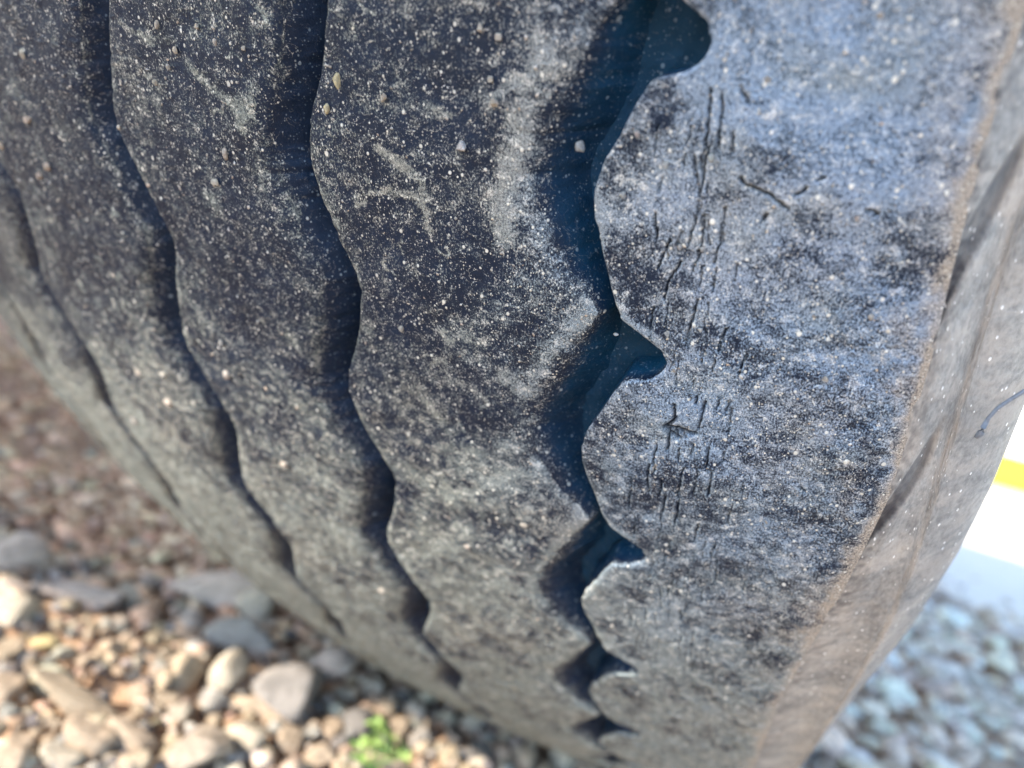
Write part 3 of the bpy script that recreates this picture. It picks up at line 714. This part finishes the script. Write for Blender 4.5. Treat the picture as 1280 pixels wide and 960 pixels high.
# the uncountable small stuff
def mass(name, pts, sizes, cols, sub=1, flat=(.45, .8), label=None, cat=None):
    V0 = [stone_shape(sub, 200 + k, rs, planes=5)[0] for k in range(8)]; F0 = ICO[sub][1]; nv = len(V0[0])
    n = len(pts); V = np.empty((n, nv, 3), np.float32); F = (F0[None] + (np.arange(n) * nv)[:, None, None]).reshape(-1, 3)
    for i in range(n):
        a = rng.random() * 6.283; c, s = math.cos(a), math.sin(a); v = V0[i % 8] * np.array([1, rng.uniform(.55, .95), rng.uniform(*flat)]) * sizes[i]
        V[i, :, 0] = v[:, 0] * c - v[:, 1] * s + pts[i][0]; V[i, :, 1] = v[:, 0] * s + v[:, 1] * c + pts[i][1]; V[i, :, 2] = v[:, 2] + pts[i][2]
    me = np_mesh(name, V.reshape(-1, 3), F); C = np.repeat(np.concatenate([np.array(cols), np.ones((n, 1))], 1)[:, None], nv, 1).reshape(-1, 4); add_col(me, 'col', C)
    o = new_obj(name, me, M_STONES); tag(o, label, cat, kind='stuff'); return o
pts = []; sz = []; cl = []
PAL_L = [TAN, PEACH, GREY, BROWN, CREAM, DARK]; PAL_B = [(.74, .47, .30), (.62, .39, .25), (.80, .56, .36), (.68, .47, .33), (.50, .31, .20), (.80, .62, .42)]
for i in range(11500):
    if i < 4500:                                  # sunlit gravel in front and below the tyre
        x = rng.uniform(-.45, .22); y = rng.uniform(-.42, .02); s = rng.uniform(.0025, .0062); c = PAL_L[rng.integers(6)]
        if y > -.19 and x < -.1: c = PAL_B[rng.integers(6)]
    elif i < 6500:
        x = rng.uniform(-1.6, 1.1); y = -.40 - abs(rng.normal(0, .5)) if rng.random() < .7 else rng.uniform(-.5, .0); s = rng.uniform(.004, .012); c = PAL_L[rng.integers(6)]
        if abs(x - .1) < .45 and y > -.36: continue
    else:                                         # shaded brown chippings left of and behind the tyre
        x = -.14 - abs(rng.normal(0, .75)); y = rng.uniform(-.22, 1.3); s = rng.uniform(.003, .009) * (1 + max(0, y) * .7 + abs(x) * .4); c = PAL_B[rng.integers(6)]
    pts.append((x, y, s * .15)); sz.append(s); cl.append(vary(c, .25))
mass('gravel', pts, sz, cl, 1, label='fine tan and brown gravel between the stones left of and under the tyre', cat='gravel')
pts = []; sz = []; cl = []
for i in range(3200):
    x = .135 + rng.random() ** 1.3 * .9; y = rng.uniform(-.25, 1.0)
    edge_y = .7505 + (x - .3148) * -2.2
    if x > .2 and y > edge_y + .03 and rng.random() > .12: continue
    s = rng.uniform(.004, .011); c = [PALE, (.66, .57, .45), SAND, (.45, .37, .29), WHITE][rng.integers(5)]
    if edge_y - .22 < y: c = [(.55, .42, .33), (.62, .49, .38), (.45, .34, .26), SAND][rng.integers(4)]
    pts.append((x, y, s * .2)); sz.append(s); cl.append(vary(c, .2))
mass('gravel', pts, sz, cl, 1, label='fine pale gravel between the bluish stones right of the tyre', cat='gravel')

# grit stuck to the tread: larger grains one by one, the rest as one mass
grit_px = [(578, 183, 14, 14, (.62, .64, .66)), (422, 100, 11, 18, (.62, .55, .34)), (409, 135, 9, 13, (.60, .53, .34)), (601, 35, 8, 11, (.6, .57, .5)), (624, 46, 9, 8, (.6, .57, .5)), (619, 127, 13, 12, (.5, .48, .42)), (614, 99, 7, 7, (.6, .58, .5)),
           (61, 208, 12, 10, (.50, .42, .34)), (51, 220, 10, 8, (.48, .40, .33)), (30, 67, 9, 11, (.58, .54, .44)), (35, 149, 18, 9, (.50, .42, .34)), (3, 182, 9, 9, (.58, .5, .4)), (270, 227, 12, 8, (.56, .54, .46)), (283, 192, 8, 14, (.56, .50, .42)),
           (247, 33, 7, 7, (.6, .55, .45)), (270, 53, 7, 9, (.58, .53, .46)), (212, 83, 7, 7, (.6, .57, .5)), (220, 62, 9, 8, (.58, .52, .42)), (195, 103, 7, 7, (.55, .52, .44)), (306, 60, 6, 6, (.55, .5, .42)), (197, 30, 7, 10, (.58, .54, .46)),
           (285, 468, 11, 13, (.55, .50, .44)), (212, 503, 14, 11, (.52, .45, .38)), (277, 428, 8, 8, (.45, .44, .40)), (173, 465, 14, 9, (.5, .45, .38)), (205, 468, 12, 8, (.45, .43, .38)), (168, 525, 12, 10, (.45, .42, .38)), (356, 579, 12, 10, (.55, .48, .40)), (480, 122, 8, 9, (.5, .46, .38)),
           (482, 120, 8, 9, (.55, .5, .42)), (797, 168, 6, 8, (.55, .47, .42)), (726, 183, 13, 13, (.36, .40, .42)), (571, 272, 5, 5, (.6, .6, .55)), (779, 243, 8, 7, (.5, .52, .5)), (833, 205, 8, 8, (.5, .52, .5)), (889, 197, 9, 9, (.52, .54, .5)), (961, 98, 9, 8, (.5, .5, .48)), (879, 311, 7, 6, (.52, .53, .52)),
           (850, 309, 6, 7, (.52, .53, .52)), (876, 412, 6, 5, (.55, .55, .52)), (834, 416, 9, 8, (.45, .46, .45)), (770, 417, 8, 4, (.5, .55, .58)), (1089, 396, 8, 8, (.5, .46, .4)), (1073, 272, 8, 8, (.5, .45, .42)), (1032, 473, 8, 8, (.5, .47, .42)), (502, 410, 7, 8, (.5, .48, .42)), (655, 655, 10, 7, (.48, .44, .38)), (585, 682, 9, 8, (.5, .44, .38)), (479, 738, 12, 9, (.46, .42, .36))]
for (px, py, w, h, c) in grit_px:
    q = pix_tread(px, py)
    if q is None: continue
    u, s = q; th = s / 500; pos = to_world(np.array(u / 1000), np.array(th), np.array(rad_at(u / 1000) + .0002))
    t = float(np.dot(pos - CAM, FW)); k = t / FPX * .5
    o = bpy.data.objects.new('grit_grain', rs.choice(STONES)); COL.objects.link(o); o.parent = tyre
    nrm = Vector(to_world(np.array(0.0), np.array(th), np.array(1.0))) - Vector((0, 0, H)); nrm.x = 0; nrm.normalize()
    xa = Vector((1, 0, 0)); ya = nrm.cross(xa); rm = Matrix((xa, ya, nrm)).transposed().to_4x4()
    o.matrix_world = Matrix.Translation(Vector(pos)) @ rm @ Matrix.Diagonal((w * k, h * k * 1.15, min(w, h) * k * .8, 1))
    o.color = (*[min(.9, x * 1.45) for x in c], 1)
nG = 4200
ug = np.concatenate([rng.uniform(-75, 90, nG * 2 // 3), rng.uniform(70, 132, nG - nG * 2 // 3)]); sg = 330 * rng.random(nG) ** 1.35 - 6
phg = phase(sg); ok = np.ones(nG, bool)
for k in 'ABCD':
    ok &= ~((ug > EDGE[k][0](phg) - .2) & (ug < EDGE[k][1](phg) + .3))
ok &= fbm(ug / 9, sg / 9, 3, 81) > -.25
ug = ug[ok]; sg = sg[ok]; nG = len(ug)
V0 = [stone_shape(1, 300 + k, rs, planes=3)[0] for k in range(6)]; F0 = ICO[1][1]; nv = len(V0[0])
V = np.empty((nG, nv, 3), np.float32)
size = np.clip(np.exp(rng.normal(-1.9, .45, nG)), .06, .42) * (1 + .4 * sstep(60, -20, ug))
for i in range(nG):
    a = rng.random() * 6.283; c, s = math.cos(a), math.sin(a); v = V0[i % 6] * np.array([1, rng.uniform(.4, .9), rng.uniform(.3, .5)]) * size[i]
    uu = ug[i] + v[:, 0] * c - v[:, 1] * s; s2 = sg[i] + v[:, 0] * s + v[:, 1] * c
    V[i] = to_world(uu / 1000, s2 / 500, rad_at(ug[i] / 1000) + (v[:, 2] + .08 * 1) / 1000 + relief(np.array([ug[i]]), np.array([sg[i]]))[0] / 1000)
F = (F0[None] + (np.arange(nG) * nv)[:, None, None]).reshape(-1, 3)
me = np_mesh('grit', V.reshape(-1, 3), F, smooth=False)
cg = np.array([[.58, .53, .44], [.50, .47, .42], [.46, .38, .30], [.52, .52, .50], [.36, .34, .30]])[rng.integers(0, 5, nG)] * rng.uniform(.6, 1.1, (nG, 1))
add_col(me, 'col', np.repeat(np.concatenate([cg, np.ones((nG, 1))], 1)[:, None], nv, 1).reshape(-1, 4))
gr = new_obj('grit', me, M_STONES, tyre); gr['kind'] = 'stuff'; gr['label'] = 'fine pale grit stuck all over the tread'

# ------------------------------------------------------------------ green sprig
M_LEAF, t, b = nt('young_leaf'); q = N(t)
g = q.n('ShaderNodeTexCoord'); n = q.noise(g.outputs['Object'], 180, 4, .6).outputs[0]
q.link(q.mix(q.ramp(n, .3, .7), (.15, .27, .05), (.36, .46, .15)), b.inputs['Base Color']); b.inputs['Roughness'].default_value = .5
b.inputs['Transmission Weight'].default_value = 0.0; b.inputs['Subsurface Weight'].default_value = .15; b.inputs['Subsurface Radius'].default_value = (.002, .004, .001)
base, t_ = on_ground(462, 972)
sprig = empty('green_sprig', tuple(base)); tag(sprig, 'small bright green leafy sprig growing from the gravel below the tyre', 'plant')
M_STEM = simple('sprig_stem', (.22, .36, .10), .6, .15, 200)
leafV = None
def leaf_mesh(k):
    # lobed leaflet with a folded middle, 1 unit long
    nx, ny = 9, 13; V = []
    for j in range(ny):
        y = j / (ny - 1); w = .42 * math.sin(math.pi * y ** .8) * (1 + .22 * math.sin(y * 17 + k)) + .01
        for i in range(nx):
            x = (i / (nx - 1)) * 2 - 1; V.append((x * w, y, .10 * abs(x) * w * 2 + .12 * math.sin(y * 3 + k) - .10 * y * y + .03 * math.sin(9 * x + 7 * y + k)))
    me = np_mesh('leaf', np.array(V), grid_faces(ny, nx)); me.materials.append(M_LEAF); return me
leafs = [leaf_mesh(k) for k in range(4)]
rl = random.Random(4)
for k in range(9):
    dx = [(-22, -8), (-8, -34), (10, -52), (24, -40), (-4, -58), (38, -22), (-26, -28), (14, -24), (28, -12)][k]
    tip_d = pix_dir(470 + dx[0] * .85, 962 + dx[1] * .95); tt = (base - CAM) @ FW - .004 + rl.uniform(-.006, .006); tip = CAM + tip_d * tt
    a = Vector(base) - Vector(base); bpt = Vector(tip) - Vector(base)
    mid = bpt * .5 + Vector((0, 0, .004)); stem = tube('stem', [a, mid * .6, mid, bpt * .98], [.0006, .0005, .0004, .0003], M_STEM, sprig, 6)
    for j in range(5):
        o = bpy.data.objects.new('leaf', leafs[(k + j) % 4]); COL.objects.link(o); o.parent = sprig
        o.location = bpt + Vector((rl.uniform(-.001, .001), rl.uniform(-.001, .001), 0))
        s = rl.uniform(.0035, .0065); o.scale = (s * .75, s, s)
        o.rotation_euler = (math.radians(rl.uniform(5, 55)), math.radians(rl.uniform(-25, 25)), math.radians(-110 + 55 * j + rl.uniform(-40, 40)) + (k * 1.1))

# ------------------------------------------------------------------ ground and far things on the right
def soil_material():
    m, t, b = nt('soil'); q = N(t); g = q.n('ShaderNodeTexCoord')
    n1 = q.noise(g.outputs['Object'], 9, 6, .65, .5).outputs[0]; n2 = q.noise(g.outputs['Object'], 120, 5, .7).outputs[0]
    q.link(q.mix(q.ramp(n2, .35, .68), q.mix(q.ramp(n1, .35, .65), (.34, .21, .135), (.50, .32, .21)), (.64, .46, .31)), b.inputs['Base Color']); b.inputs['Roughness'].default_value = .95
    bp = q.n('ShaderNodeBump'); bp.inputs['Distance'].default_value = .004; q.link(q.math('ADD', n2, q.math('MULTIPLY', n1, .5)), bp.inputs['Height']); q.link(bp.outputs[0], b.inputs['Normal']); return m
gx = np.concatenate([[-150, -60, -20, -6], np.arange(-2.2, 1.2, .022), [2, 6, 20, 60, 150]]); gy = np.concatenate([[-150, -60, -20, -5, -1.5], np.arange(-.75, 1.6, .022), [2.5, 6, 20, 60, 150]])
X, Y = np.meshgrid(gx, gy); near = np.exp(-((X + .3) ** 2 + (Y - .1) ** 2) / 1.5)
Z = -.004 + near * (.006 * fbm(X * 9, Y * 9, 4, 91) + .003 * fbm(X * 40, Y * 40, 3, 92)); Z = np.where(X > .28, np.minimum(Z, -.006), Z)
me = np_mesh('ground', np.stack([X, Y, Z], -1).reshape(-1, 3), grid_faces(*X.shape)); gd = new_obj('ground', me, soil_material()); gd['kind'] = 'structure'; gd['label'] = 'brown soil under the gravel'
# pale concrete lot beyond the gravel, its edge running at a slant
M_CONC = simple('pale_concrete', (.72, .61, .47), .85, .08, 6, .001)
bm = bmesh.new()
edge = [(.20, 1.0), (.3148, .7505), (.378, .587), (.52, .25), (.9, -.6)]
vs = [bm.verts.new((x, y, .002)) for x, y in edge] + [bm.verts.new(p) for p in ((60, -.6, .002), (60, 60, .002), (-6, 60, .002), (-6, 5, .002), (.0, 1.7, .002))]
bm.faces.new(vs); r_ = bmesh.ops.extrude_face_region(bm, geom=list(bm.faces)); 
for v in [g_ for g_ in r_['geom'] if isinstance(g_, bmesh.types.BMVert)]: v.co.z -= .12
bmesh.ops.triangulate(bm, faces=list(bm.faces)); bmesh.ops.recalc_face_normals(bm, faces=list(bm.faces))
me = bpy.data.meshes.new('pavement'); bm.to_mesh(me); bm.free(); pv = new_obj('pavement', me, M_CONC); pv['kind'] = 'structure'; pv['label'] = 'pale sunlit concrete beyond the gravel'

def box(name, lo_, hi_, mat, parent=None, bev=.01):
    bm = bmesh.new(); bmesh.ops.create_cube(bm, size=1)
    for v in bm.verts: v.co = Vector([lo_[k] + (v.co[k] + .5) * (hi_[k] - lo_[k]) for k in range(3)])
    if bev: bmesh.ops.bevel(bm, geom=list(bm.edges), offset=bev, segments=2, affect='EDGES')
    me = bpy.data.meshes.new(name); bm.to_mesh(me); bm.free(); return new_obj(name, me, mat, parent)
M_YEL = simple('yellow_paint', (.85, .70, .02), .5, .06, 5)
kerb = box('painted_kerb', (-3.0, 5.7, 0.002), (14, 6.15, .24), M_YEL, None, .02); tag(kerb, 'bright yellow painted kerb far off beyond the tyre on the right', 'kerb')
M_WALL = simple('white_render', (.80, .80, .78), .8, .03, 3)
wall = empty('white_building', (2, 12, 0)); tag(wall, 'white sunlit building wall beyond the yellow kerb', 'building')
def cbox(name, lo_, hi_, mat, bev=.01): 
    return box(name, tuple(a - b for a, b in zip(lo_, (2, 12, 0))), tuple(a - b for a, b in zip(hi_, (2, 12, 0))), mat, wall, bev)
cbox('wall', (-10, 12, 0), (22, 16, 4.2), M_WALL); cbox('roof', (-10.3, 11.7, 4.203), (22.3, 16.3, 4.5), simple('roof_sheet', (.42, .42, .41), .6), .02)
M_GL = simple('window_glass', (.08, .10, .12), .12, .05, 2)
for x in (-6, -1, 4, 9, 14):
    cbox('window', (x, 11.96, 1.1), (x + 1.6, 11.997, 2.5), M_GL, .005)

# ------------------------------------------------------------------ deck added above, out of the picture: its edge shades the tread and the soil behind the tyre
M_BODY = simple('sunshade_paint', (.50, .50, .48), .4, .06, 2); M_BLK = simple('chassis_black', (.03, .03, .032), .6, .2, 20)
TO = (-1.2, -.2, .6)
sunshade = empty('added_sunshade', TO); tag(sunshade, 'low grey added trailer deck above the tyre, outside the picture', 'sunshade')
def tbox(name, lo_, hi_, mat, bev=.015):
    return box(name, tuple(a - b for a, b in zip(lo_, TO)), tuple(a - b for a, b in zip(hi_, TO)), mat, sunshade, bev)
bm = bmesh.new()
pl = [(.12, -.56), (.12, -.92), (-.60, -.92), (-1.30, -1.13), (-2.4, -1.13), (-2.4, -.56)]  # front edge bent to set where the ground shade begins
f_ = bm.faces.new([bm.verts.new((x - TO[0], y - TO[1], .60 - TO[2])) for x, y in pl]); e_ = bmesh.ops.extrude_face_region(bm, geom=[f_])
for v in [g_ for g_ in e_['geom'] if isinstance(g_, bmesh.types.BMVert)]: v.co.z += .12
bmesh.ops.recalc_face_normals(bm, faces=list(bm.faces)); bmesh.ops.bevel(bm, geom=list(bm.edges), offset=.01, segments=2, affect='EDGES')
me = bpy.data.meshes.new('front_shade'); bm.to_mesh(me); bm.free(); new_obj('front_shade', me, M_BODY, sunshade)
tbox('inner_shade', (-2.4, -.557, .60), (-.19, .58, .72), M_BODY)
tbox('wheel_arch', (-.187, -.557, 1.04), (.12, .58, 1.12), M_BODY)
tbox('chassis_beam', (-2.2, -.50, .46), (-1.9, .55, .597), M_BLK); tbox('chassis_beam', (-.42, -.50, .46), (-.24, .55, .597), M_BLK)
tbox('axle', (-2.1, -.05, .42), (-.12, .05, .457), M_BLK)
